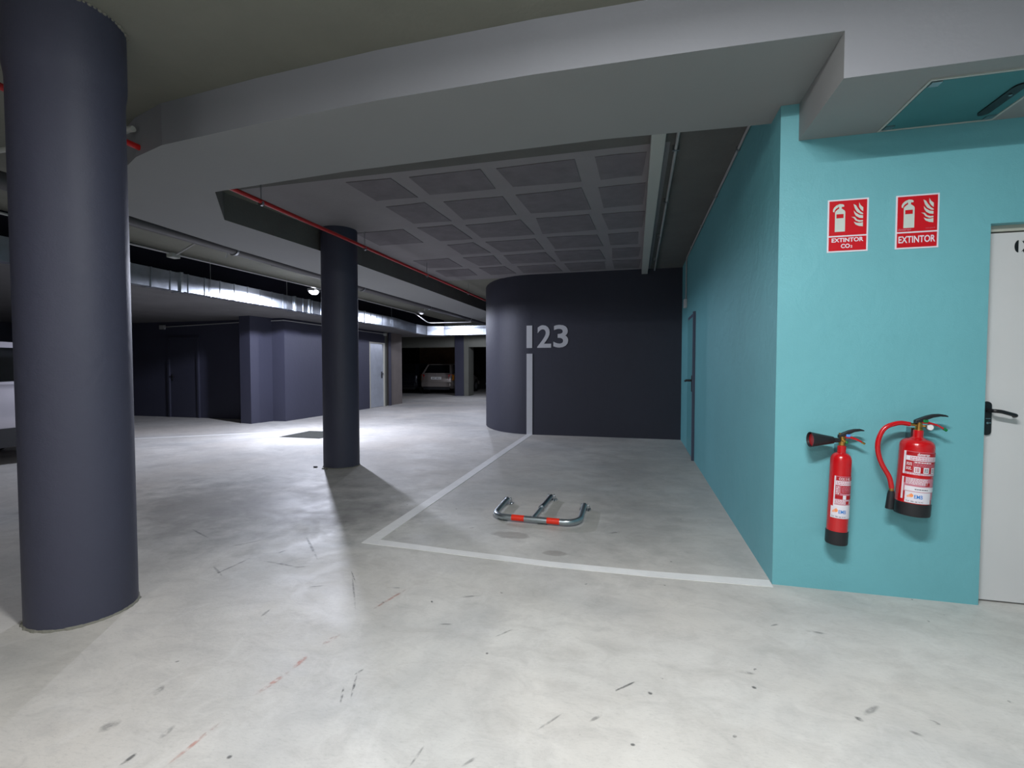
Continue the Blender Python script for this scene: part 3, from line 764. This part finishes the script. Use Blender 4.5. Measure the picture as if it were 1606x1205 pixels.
s2 = sign(1.394, 1.957, .203, .294, 'red fire extinguisher sign reading EXTINTOR, right of two, above the powder extinguisher', .090,
     [('EXTINTOR', .1015, .032, .172, .038, .02)])
m = MB(); vs, fs = text_mesh('duosersan', .01, .3, .062, .014); m.add([(.012 + a, -.0042, .100 + b) for a, b in vs], fs); m.build('maker_mark', 'label_pink', s2); m = MB()
vs, fs = text_mesh('cas.gerk', 0, .1, .045, .008); m.add([(.142 + a, -.0042, .104 + b) for a, b in vs], fs)
m.build('small_print', 'label_pink', s2)

# ================================================================ EXTINGUISHERS
def wrap(m, vs, fs, R_, a0, z0, mi=0, sub=None):
    """flat (s, t) shape in metres wrapped on a cylinder of radius R_, s=0 at azimuth a0"""
    m.add([(R_ * math.sin(a0 + s_ / R_), -R_ * math.cos(a0 + s_ / R_), z0 + t_) for s_, t_ in vs], fs, mi)
def rect(m, R_, a0, s0, s1, t0, t1, mi=0):
    n = max(1, int((s1 - s0) / .006)); vs = []
    for i in range(n + 1):
        s_ = s0 + (s1 - s0) * i / n; vs += [(s_, t0), (s_, t1)]
    wrap(m, vs, [(2*i, 2*i+2, 2*i+3, 2*i+1) for i in range(n)], R_, a0, 0, mi)
def dashes(m, R_, a0, s0, s1, t0, t1, rows, mi, rnd_):
    hgt = (t1 - t0) / rows
    for r_ in range(rows):
        s_ = s0
        while s_ < s1 - .003:
            ln = min(rnd_.uniform(.004, .013), s1 - s_)
            rect(m, R_, a0, s_, s_ + ln, t0 + r_ * hgt + hgt*.2, t0 + r_ * hgt + hgt*.75, mi); s_ += ln + .002
def words(m, R_, a0, s0, t0, txt, w_, h_, mi, th=.01, sh=0):
    vs, fs = text_mesh(txt, th, sh, w_, h_); wrap(m, [(s0 + a, t0 + b) for a, b in vs], fs, R_, a0, 0, mi)
LM = ['label_white', 'label_red', 'label_pink', 'blue', 'orange', 'ink', 'sign_white']
def sticker(m, R_, a0, s0, t0, w_, h_):
    rect(m, R_, a0, s0, s0 + w_, t0, t0 + h_, 6)
    q = R_ + .0006
    for k in range(6):      # orange burst
        rect(m, q, a0, s0 + .010 + k * .0035, s0 + .0125 + k * .0035, t0 + h_*.50 - abs(k-4) * .0006, t0 + h_ * (.62 + .05 * k), 4)
    cx, cy = s0 + .030, t0 + h_ * .66
    wrap(m, [(cx + .0075 * math.cos(a), cy + .009 * math.sin(a)) for a in [2*PI*k/14 for k in range(14)]], [tuple(range(14))], q, a0, 0, 4)
    words(m, q, a0, s0 + .041, t0 + h_ * .42, 'EMB', .037, .020, 3, .012)
    words(m, q, a0, s0 + .006, t0 + h_ * .08, 'TLF. 981 66 16 41', w_ * .62, .0075, 5, .01)

def powder_ext():
    t = thing('fire_extinguisher', (1.47, 3.05, 0.50), 'fat red powder extinguisher with long red hose and pressure gauge, beside the white door', 'fire extinguisher', rot=(0, R(2.8), 0), group='wall extinguishers')
    r = .077
    prof = [(r - .006, .0), (r, .008), (r, .372)] + [(.026 + (r - .026) * math.cos(a) ** .8, .372 + .044 * math.sin(a) ** .9) for a in [R(9 * k) for k in range(1, 10)]] + [(.024, .424), (.023, .432), (.023, .462), (.017, .464)]
    MB().lathe([(.06, .012)] + prof[1:], 0, 48).build('cylinder', 'ext_red', t, smooth=True)
    MB().lathe([(r - .012, 0.0), (r + .001, .004), (r + .003, .012), (r + .003, .070), (r, .073)], 0, 48).build('base_boot', 'plastic', t, smooth=True)
    m = MB(); rl = r + .0008; a0 = R(-66); rd = random.Random(2); q = rl + .0006
    rect(m, rl, a0, 0, .180, .228, .352, 2)
    rect(m, q, a0, 0, .010, .228, .352, 0)
    rect(m, q, a0, .012, .176, .330, .350, 1); words(m, q + .0005, a0, .060, .331, 'duosersan', .055, .017, 0, .02, .3)
    rect(m, q, a0, .012, .176, .304, .328, 0); dashes(m, q + .0005, a0, .03, .15, .306, .326, 2, 2, rd)
    rect(m, q, a0, .012, .045, .242, .302, 1)
    for k in range(2): dashes(m, q + .0005, a0, .016, .040, .252 + k*.024, .270 + k*.024, 3, 0, rd)
    rect(m, q, a0, .047, .176, .290, .302, 1); dashes(m, q + .0005, a0, .050, .130, .291, .301, 1, 0, rd)
    rect(m, q, a0, .047, .176, .274, .288, 1); dashes(m, q + .0005, a0, .050, .150, .275, .287, 2, 2, rd)
    rect(m, q, a0, .047, .176, .240, .272, 1)
    for k in range(3):
        rect(m, q + .0004, a0, .050 + k * .040, .077 + k * .040, .241, .271, 0); dashes(m, q + .0008, a0, .054 + k * .040, .073 + k * .040, .245, .267, 3, 5 if k else 1, rd)
    dashes(m, q, a0, .012, .17, .229, .239, 2, 0, rd)
    # lower half
    rect(m, rl, a0, 0, .180, .100, .212, 2)
    rect(m, q, a0, 0, .010, .092, .212, 0)
    rect(m, q, a0, .010, .016, .180, .210, 1); rect(m, q, a0, .010, .018, .095, .135, 1)
    dashes(m, q, a0, .020, .115, .176, .210, 5, 0, rd); rect(m, q, a0, .105, .130, .172, .190, 1)
    rect(m, q, a0, .016, .178, .140, .166, 0); dashes(m, q + .0005, a0, .06, .12, .148, .156, 1, 5, rd)
    sticker(m, q + .0006, a0, .020, .077, .120, .060)
    m.build('label', LM, t)
    v = MB(); v.lathe([(.019, .462), (.019, .474), (.015, .476), (.015, .505), (.012, .507)], 0, 20); v.tube([(-.012, 0, .490), (-.045, 0, .492)], .008, 0, 12); v.tube([(0, 0, .488), (.034, -.012, .486)], .006, 0, 10)
    v.build('valve', 'brass', t, smooth=True)
    g = MB(); T = Matrix.Translation((.036, -.022, .484)) @ Matrix.Rotation(R(90), 4, 'X')
    g.lathe([(.017, 0), (.017, .010), (.015, .012)], 0, 24, T); gg = g.build('gauge', 'steel', t, smooth=True)
    MB().lathe([(.0145, .0), (.0145, .002)], 0, 24, T @ Matrix.Translation((0, 0, .0115))).build('gauge_face', 'gauge', gg)
    h = MB()   # carrying grip (below) and squeeze lever (above)
    def blade(pts, wd, th):
        mb = MB(); vs = []
        for (x, z, ww, tt) in pts: vs += [(x, -ww, z - tt), (x, ww, z - tt), (x, ww, z + tt), (x, -ww, z + tt)]
        n = len(pts)
        mb.add(vs, [(4*i+k, 4*i+(k+1) % 4, 4*i+4+(k+1) % 4, 4*i+4+k) for i in range(n-1) for k in range(4)] + [(3, 2, 1, 0), (4*n-4, 4*n-3, 4*n-2, 4*n-1)])
        return mb
    blade([(-.022, .506, .012, .010), (0, .516, .013, .012), (.03, .532, .013, .011), (.06, .545, .012, .009), (.09, .550, .011, .007), (.115, .549, .009, .005), (.128, .546, .006, .003)], 0, 0).build('squeeze_lever', 'plastic', t, smooth=True, bevel=.003)
    blade([(.005, .505, .010, .006), (.04, .506, .011, .006), (.08, .496, .010, .005), (.11, .480, .009, .005)], 0, 0).build('carrying_grip', 'ext_red', t, smooth=True, bevel=.002)
    MB().tube([(.112, 0, .479), (.128, 0, .470)], .007, 0, 10).build('grip_tip', 'green', t, smooth=True)
    MB().box((.012, -.015, .506), (.036, .015, .522)).build('safety_seal', 'green', t, bevel=.003)
    hose = fillet([(-.045, 0, .492), (-.09, -.005, .498), (-.165, -.01, .47), (-.196, -.012, .38), (-.175, -.012, .28), (-.118, -.01, .19), (-.106, -.008, .135)], .07, 8)
    MB().tube(hose, .0125, 0, 14).build('hose', 'ext_red', t, smooth=True)
    MB().tube([(-.040, 0, .4915), (-.055, -.001, .493)], .0115, 0, 12).build('hose_coupling', 'brass', t, smooth=True)
    MB().tube([(-.106, -.008, .137), (-.106, -.008, .118)], .011, 0, 12).build('hose_ferrule', 'brass', t, smooth=True)
    MB().tube([(-.106, -.008, .120), (-.106, -.008, .10), (-.108, -.008, .02)], [.014, .017, .020], 0, 16).build('nozzle', 'plastic', t, smooth=True)
    b = MB(); b.box((-.02, .030, .40), (.02, .078, .47)); b.build('wall_bracket', 'steel', t)
    return t
powder_ext()

def co2_ext():
    t = thing('fire_extinguisher', (1.118, 3.065, 0.300), 'slim red CO2 extinguisher with black horn nozzle, hung left of the fat one', 'fire extinguisher', rot=(0, R(1.8), 0), group='wall extinguishers')
    r = .052
    prof = [(r - .004, .01), (r, .014), (r, .475)] + [(.021 + (r - .021) * math.cos(a), .475 + .045 * math.sin(a)) for a in [R(11 * k) for k in range(1, 9)]] + [(.021, .535), (.022, .56), (.015, .562)]
    MB().lathe(prof, 0, 44).build('cylinder', 'ext_red', t, smooth=True)
    MB().lathe([(r - .008, 0.0), (r + .001, .004), (r + .003, .012), (r + .003, .078), (r, .080)], 0, 44).build('base_boot', 'plastic', t, smooth=True)
    m = MB(); rl = r + .0008; q = rl + .0006; a0 = R(-48); rd = random.Random(6)
    rect(m, rl, a0, 0, .115, .215, .395, 2); rect(m, q, a0, 0, .006, .215, .395, 0)
    rect(m, q, a0, .010, .110, .372, .392, 1); words(m, q + .0004, a0, .022, .374, 'CO2 5 KG', .060, .014, 0, .02)
    rect(m, q, a0, .008, .110, .345, .368, 0); dashes(m, q + .0004, a0, .012, .10, .347, .366, 2, 2, rd)
    rect(m, q, a0, .008, .030, .290, .342, 1); dashes(m, q + .0004, a0, .010, .028, .292, .340, 5, 0, rd)
    rect(m, q, a0, .034, .110, .300, .342, 1); dashes(m, q + .0004, a0, .038, .10, .304, .340, 4, 2, rd)
    rect(m, q, a0, .008, .110, .268, .288, 1); rect(m, q + .0004, a0, .045, .062, .266, .290, 0)
    dashes(m, q, a0, .006, .105, .238, .264, 4, 0, rd); rect(m, q + .0004, a0, .062, .08, .240, .256, 1)
    rect(m, q, a0, .006, .112, .215, .234, 0)
    sticker(m, q + .0006, a0, -.012, .158, .115, .066)
    m.build('label', LM, t)
    v = MB(); v.lathe([(.014, .560), (.016, .566), (.018, .59), (.016, .612), (.010, .616)], 0, 18); v.tube([(0, -.01, .59), (0, -.03, .588)], .007, 0, 10)
    v.tube([(-.012, 0, .615), (-.012, 0, .632)], .007, 0, 10)
    v.build('valve', 'brass', t, smooth=True)
    T = Matrix.Translation((-.018, -.012, .592)) @ Matrix.Rotation(R(9), 4, 'Z') @ Matrix.Rotation(R(-91), 4, 'Y') @ Matrix.Scale(0.98, 4)
    n = MB(); n.lathe([(.012, 0), (.014, .03), (.020, .035), (.032, .10), (.041, .145), (.044, .160), (.041, .160), (.030, .10), (.012, .05)], 0, 32, T)
    hn = n.build('horn', 'plastic', t, smooth=True)
    MB().lathe([(.037, .148), (.0385, .146)], 0, 28, T).build('horn_lining', 'label_red', hn)
    def blade(pts):
        mb = MB(); vs = []
        for (x, z, ww, tt) in pts: vs += [(x, -ww, z - tt), (x, ww, z - tt), (x, ww, z + tt), (x, -ww, z + tt)]
        k_ = len(pts)
        mb.add(vs, [(4*i+k, 4*i+(k+1) % 4, 4*i+4+(k+1) % 4, 4*i+4+k) for i in range(k_-1) for k in range(4)] + [(3, 2, 1, 0), (4*k_-4, 4*k_-3, 4*k_-2, 4*k_-1)])
        return mb
    blade([(-.022, .612, .010, .009), (.0, .622, .012, .012), (.025, .636, .012, .012), (.055, .650, .012, .008), (.085, .655, .010, .006), (.105, .652, .006, .003)]).build('squeeze_lever', 'plastic', t, smooth=True, bevel=.003)
    blade([(.0, .610, .010, .008), (.035, .612, .010, .007), (.065, .603, .009, .006), (.095, .588, .008, .005)]).build('carrying_grip', 'ext_red', t, smooth=True, bevel=.002)
    MB().tube([(.096, 0, .587), (.112, 0, .578)], .006, 0, 10).build('grip_tip', 'brass', t, smooth=True)
    MB().box((.014, -.014, .612), (.036, .014, .628)).build('safety_seal', 'bluetag', t, bevel=.003)
    MB().sphere((.016, -.016, .582), .009, 0, 12, 8).build('seal_bead', 'green', t, smooth=True)
    MB().box((-.015, .02, .50), (.015, .063, .56)).build('wall_bracket', 'steel', t)
    return t
co2_ext()

# ================================================================ FOLDED PARKING BARRIER
t = thing('parking_barrier', (-0.80, 4.1, 0), 'folded steel parking barrier with orange bands lying in the bay', 'parking barrier')
zf = .040; rt = .024
hoop = fillet([(-.370, .275, .045), (-.362, -.16, zf), (-.29, -.235, zf), (.30, -.255, zf), (.372, -.17, zf), (.366, .25, .045)], .13, 8)
MB().tube(hoop, rt, 0, 18).build('hoop', 'chrome', t, smooth=True)
for x0, x1 in ((-.193, -.085), (.108, .214)):
    ya = lambda x: -.235 - .02 * (x + .29) / .59
    MB().tube([(x0, ya(x0), zf), (x1, ya(x1), zf)], rt + .0012, 0, 20).build('warning_band', 'tape', t, smooth=True)
MB().tube([(-.018, -.238, zf), (.0, .09, .045)], .017, 0, 14).build('strut', 'chrome', t, smooth=True)
MB().tube([(.0, .085, .045), (.015, .495, .040)], .022, 0, 14).build('strut_sleeve', 'steel', t, smooth=True)
MB().lathe([(.027, -.02), (.027, .02)], 0, 16, Matrix.Translation((0.0, .09, .045)) @ Matrix.Rotation(R(90), 4, 'X')).build('strut_collar', 'steel', t)
for x, y in ((-.370, .275), (.366, .25), (.015, .495)):
    f = MB(); f.box((x - .045, y - .02, 0), (x + .055, y + .055, .006)); f.box((x + .026, y - .012, .006), (x + .031, y + .04, .055)); f.box((x - .032, y - .012, .006), (x - .027, y + .04, .055))
    ft = f.build('foot_plate', 'galv', t)
    b = MB(); b.tube([(x - .038, y + .012, .045), (x + .038, y + .012, .045)], .007, 0, 8); b.tube(fillet([(x + .04, y + .01, .045), (x + .055, y - .02, .02), (x + .045, y - .03, .004), (x + .03, y - .02, .003)], .012), .0025, 0, 6)
    b.build('hinge_pin', 'steel', ft)

# floor grate by the mid column
t = thing('floor_grate', (-6.02, 8.0, 0), 'dark square metal grate in the floor left of the mid column', 'drain grate')
MB().box((-.43, -.43, 0), (.43, .43, .004)).build('frame', 'grate', t)
g = MB()
for i in range(20): g.box((-.40 + i * .0415, -.40, .004), (-.40 + i * .0415 + .022, .40, .012))
g.build('bars', 'grate', t)
# concrete chips by the column foot
rr = random.Random(21)
for i, (x, y, s_) in enumerate(((-4.02, 5.36, .022), (-3.86, 5.30, .016), (-3.80, 5.285, .012))):
    c = MB(); c.sphere((0, 0, s_ * .45), s_, 0, 7, 5, (1.5, 1, .5)); o = c.build('concrete_chip', 'plastic' if i == 0 else 'rim_dirt', loc=(x, y, 0))
    tag(o, ['dark chip lying at the left foot of the mid column', 'larger pale crumb of mortar in front of the mid column foot', 'smaller pale crumb of mortar in front of the mid column foot'][i], 'debris')

# ================================================================ CARS
def make_car(paint, label, loc, rz, plate=None, hatch=True):
    """estate car: length along local +y (front), rear bumper at y=0, on its wheels at z=0"""
    t = thing('car', loc, label, 'car', rot=(0, 0, rz))
    Lc, Wd = 4.35, .875
    # body: stations along y with a cross-section each: (y, z_bottom, z_belt, half width at belt)
    st_ = [(0.0, .42, .80, .74), (.05, .32, .97, .82), (.16, .27, 1.0, .85), (.7, .25, 1.0, Wd), (2.0, .24, .98, Wd), (3.1, .25, .95, Wd), (3.55, .27, .86, .86), (4.0, .30, .76, .82), (4.27, .34, .66, .74), (4.35, .42, .55, .64)]
    m = MB(); vs = []; n = 12
    for y, zb, zt, hw in st_:
        ring = [(-hw*.86, zb), (-hw, zb + .10), (-hw*1.01, (zb+zt)/2), (-hw*.985, zt - .06), (-hw*.93, zt), (-hw*.4, zt + .015), (hw*.4, zt + .015), (hw*.93, zt), (hw*.985, zt - .06), (hw*1.01, (zb+zt)/2), (hw, zb + .10), (hw*.86, zb)]
        vs += [(x, y, z) for x, z in ring]
    ns = len(st_)
    m.add(vs, [(i*n+k, i*n+(k+1) % n, (i+1)*n+(k+1) % n, (i+1)*n+k) for i in range(ns-1) for k in range(n)] + [tuple(range(n-1, -1, -1)), tuple(range((ns-1)*n, ns*n))])
    o = m.build('body', paint, t, smooth=True, sharp=50)
    # roof and pillars
    g = MB()
    lo = [(.10, 1.0), (3.15, .96)]; rf = [(.42, 1.46), (.75, 1.50), (1.6, 1.52), (2.25, 1.45)]
    def side(sx):
        return
    bw, rw = .80, .62
    vs = [(-bw, .10, .99), (-rw, .42, 1.46), (-rw, .75, 1.50), (-rw, 1.6, 1.52), (-rw, 2.25, 1.45), (-bw, 3.12, .95)]
    vs += [(-x, y, z) for x, y, z in vs]
    g.add(vs, [(0, 1, 2, 3, 4, 5), (11, 10, 9, 8, 7, 6), (0, 6, 7, 1), (1, 7, 8, 2), (2, 8, 9, 3), (3, 9, 10, 4), (4, 10, 11, 5)])
    g.build('cabin', paint, t, smooth=True, sharp=25)
    def quad(name, pts, mt, par=t):
        q = MB(); ps = [Vector(p) for p in pts]; nn = (ps[1]-ps[0]).cross(ps[2]-ps[0]).normalized() * .006
        k = len(ps); q.add([p + nn for p in ps] + [p - nn for p in ps], [tuple(range(k)), tuple(range(2*k-1, k-1, -1))] + [(i, (i+1) % k, k+(i+1) % k, k+i) for i in range(k)])
        return q.build(name, mt, par)
    quad('rear_window', [(-.66, .13, 1.045), (.66, .13, 1.045), (.54, .40, 1.44), (-.54, .40, 1.44)], 'glass')
    quad('windscreen', [(-.68, 3.02, 1.02), (.68, 3.02, 1.02), (.56, 2.30, 1.44), (-.56, 2.30, 1.44)], 'glass')
    for sx in (-1, 1):
        def sp(y, z): 
            f = (z - .97) / .5; return (sx * (bw + (rw - bw) * f + .004), y, z)
        quad('side_window', [sp(.40, 1.04), sp(1.15, 1.03), sp(1.15, 1.44), sp(.66, 1.43)], 'glass')
        quad('side_window', [sp(1.22, 1.03), sp(2.05, 1.01), sp(2.05, 1.44), sp(1.22, 1.44)], 'glass')
        quad('side_window', [sp(2.12, 1.01), sp(2.85, 1.0), sp(2.25, 1.41), sp(2.12, 1.43)], 'glass')
        for yy in (1.05, 2.0): MB().box((sx*(Wd*1.0) - .012, yy - .09, .865), (sx*(Wd*1.0) + .014, yy + .09, .89)).build('door_handle', paint, t)
        for yy in (.68, 1.20, 2.12): MB().box((sx*Wd*1.0 - .004, yy - .004, .34), (sx*Wd*1.0 + .0115, yy + .004, .93)).build('door_gap', 'plastic', t)
        if paint == 'white_car': MB().box((sx*Wd*1.0 - .012, .95, .23), (sx*Wd*1.0 + .012, 3.05, .46)).build('sill_cladding', 'plastic', t)
        MB().box((sx*Wd*1.0 - .004, 1.0, .60), (sx*Wd*1.0 + .014, 3.0, .63)).build('side_moulding', 'plastic', t)
        mr = MB(); mr.box((sx*(.90) - .05, 2.55, .97), (sx*(.90) + .09 * sx + .0, 2.68, 1.08)) if sx > 0 else mr.box((-1.0, 2.55, .97), (-.85, 2.68, 1.08))
        mr.build('mirror', paint, t, bevel=.02)
        quad('tail_lamp', [(sx*.80, .075, .98), (sx*.62, .02, .96), (sx*.66, -.005, .72), (sx*.80, .04, .68)], 'glass' if paint == 'dark_car' else 'lamp_red')
        quad('tail_lamp_side', [(sx*.862, .22, .94), (sx*.815, .075, .98), (sx*.815, .04, .68), (sx*.868, .17, .70)], 'lamp_amber' if plate else 'glass')
        for yy in (.78, 3.45):
            T = Matrix.Translation((sx * .80, yy, .31)) @ Matrix.Rotation(R(90), 4, 'Y')
            wh = MB(); wh.lathe([(.20, -.10), (.29, -.10), (.31, -.08), (.31, .08), (.29, .10), (.20, .10)], 0, 32, T)
            wo = wh.build('wheel', 'tyre', t, smooth=True, sharp=30)
            rm = MB(); rm.lathe([(.19, -.105), (.20, -.09), (.20, .09), (.19, .105)], 0, 24, T)
            for k in range(5):
                a = 2*PI*k/5; rm.box((-.02, 0, .095 * sx - .012), (.02, .19, .095 * sx + .012), 0, T @ Matrix.Rotation(a, 4, 'Z'))
            rm.build('rim', 'alloy', wo)
            quadm = MB(); quadm.lathe([(.345, -.02), (.345, .02), (.315, .02), (.315, -.02)], 0, 32, Matrix.Translation((sx * (Wd - .012), yy, .32)) @ Matrix.Rotation(R(90), 4, 'Y'))
            quadm.build('wheel_arch', 'plastic', t)
    b = MB(); b.box((-.78, -.07, .36), (.78, .12, .60)); b.build('rear_bumper', paint, t, bevel=.05)
    MB().box((-.70, -.02, .22), (.70, .15, .36)).build('bumper_skirt', 'plastic', t, bevel=.02)
    MB().box((-.80, 4.15, .36), (.80, 4.42, .58)).build('front_bumper', paint, t, bevel=.06)
    if plate:
        p = MB(); p.box((-.27, -.012, .73), (.27, .0, .85)); po = p.build('number_plate', 'plate', t)
        vs, fs = text_mesh(plate, .01, 0, .44, .07); q = MB(); q.add([(-.21 + a, -.0135, .755 + b) for a, b in vs], fs); q.build('plate_number', 'handle', po)
        MB().lathe([(.035, 0), (.035, .01)], 0, 20, Matrix.Translation((-.02, .01, .925)) @ Matrix.Rotation(R(90), 4, 'X')).build('badge', 'alloy', t)
    return t
make_car('silver', 'silver estate car with red and amber tail lamp, parked in the far bay', (-9.42, 21.75, 0), 0, '0471BKV')
make_car('dark_car', 'dark car in black shadow, left of the silver estate in the far bay', (-11.35, 21.9, 0), 0)
wc = make_car('white_car', 'pale car mostly hidden behind the near round column at the left edge', (-8.88, 5.92, 0), R(180))
wc.scale = (1, 1, 1.09)

# shared group phrases for the repeats
for o in list(C.objects):
    if o.parent is None and 'label' in o and 'group' not in o:
        g = {'car': 'parked cars', 'round_column': 'round slate blue columns', 'parking_line': 'painted parking lines',
             'bulkhead_lamp': 'bulkhead lamps along the pipes', 'strip_light': 'ceiling strip lights', 'wall_conduit': 'thin wall conduits',
             'service_pipe': 'thin pipes beside the drain pipe', 'concrete_chip': 'crumbs at the foot of the mid column'}.get(o.name.split('.')[0])
        if g: o['group'] = g
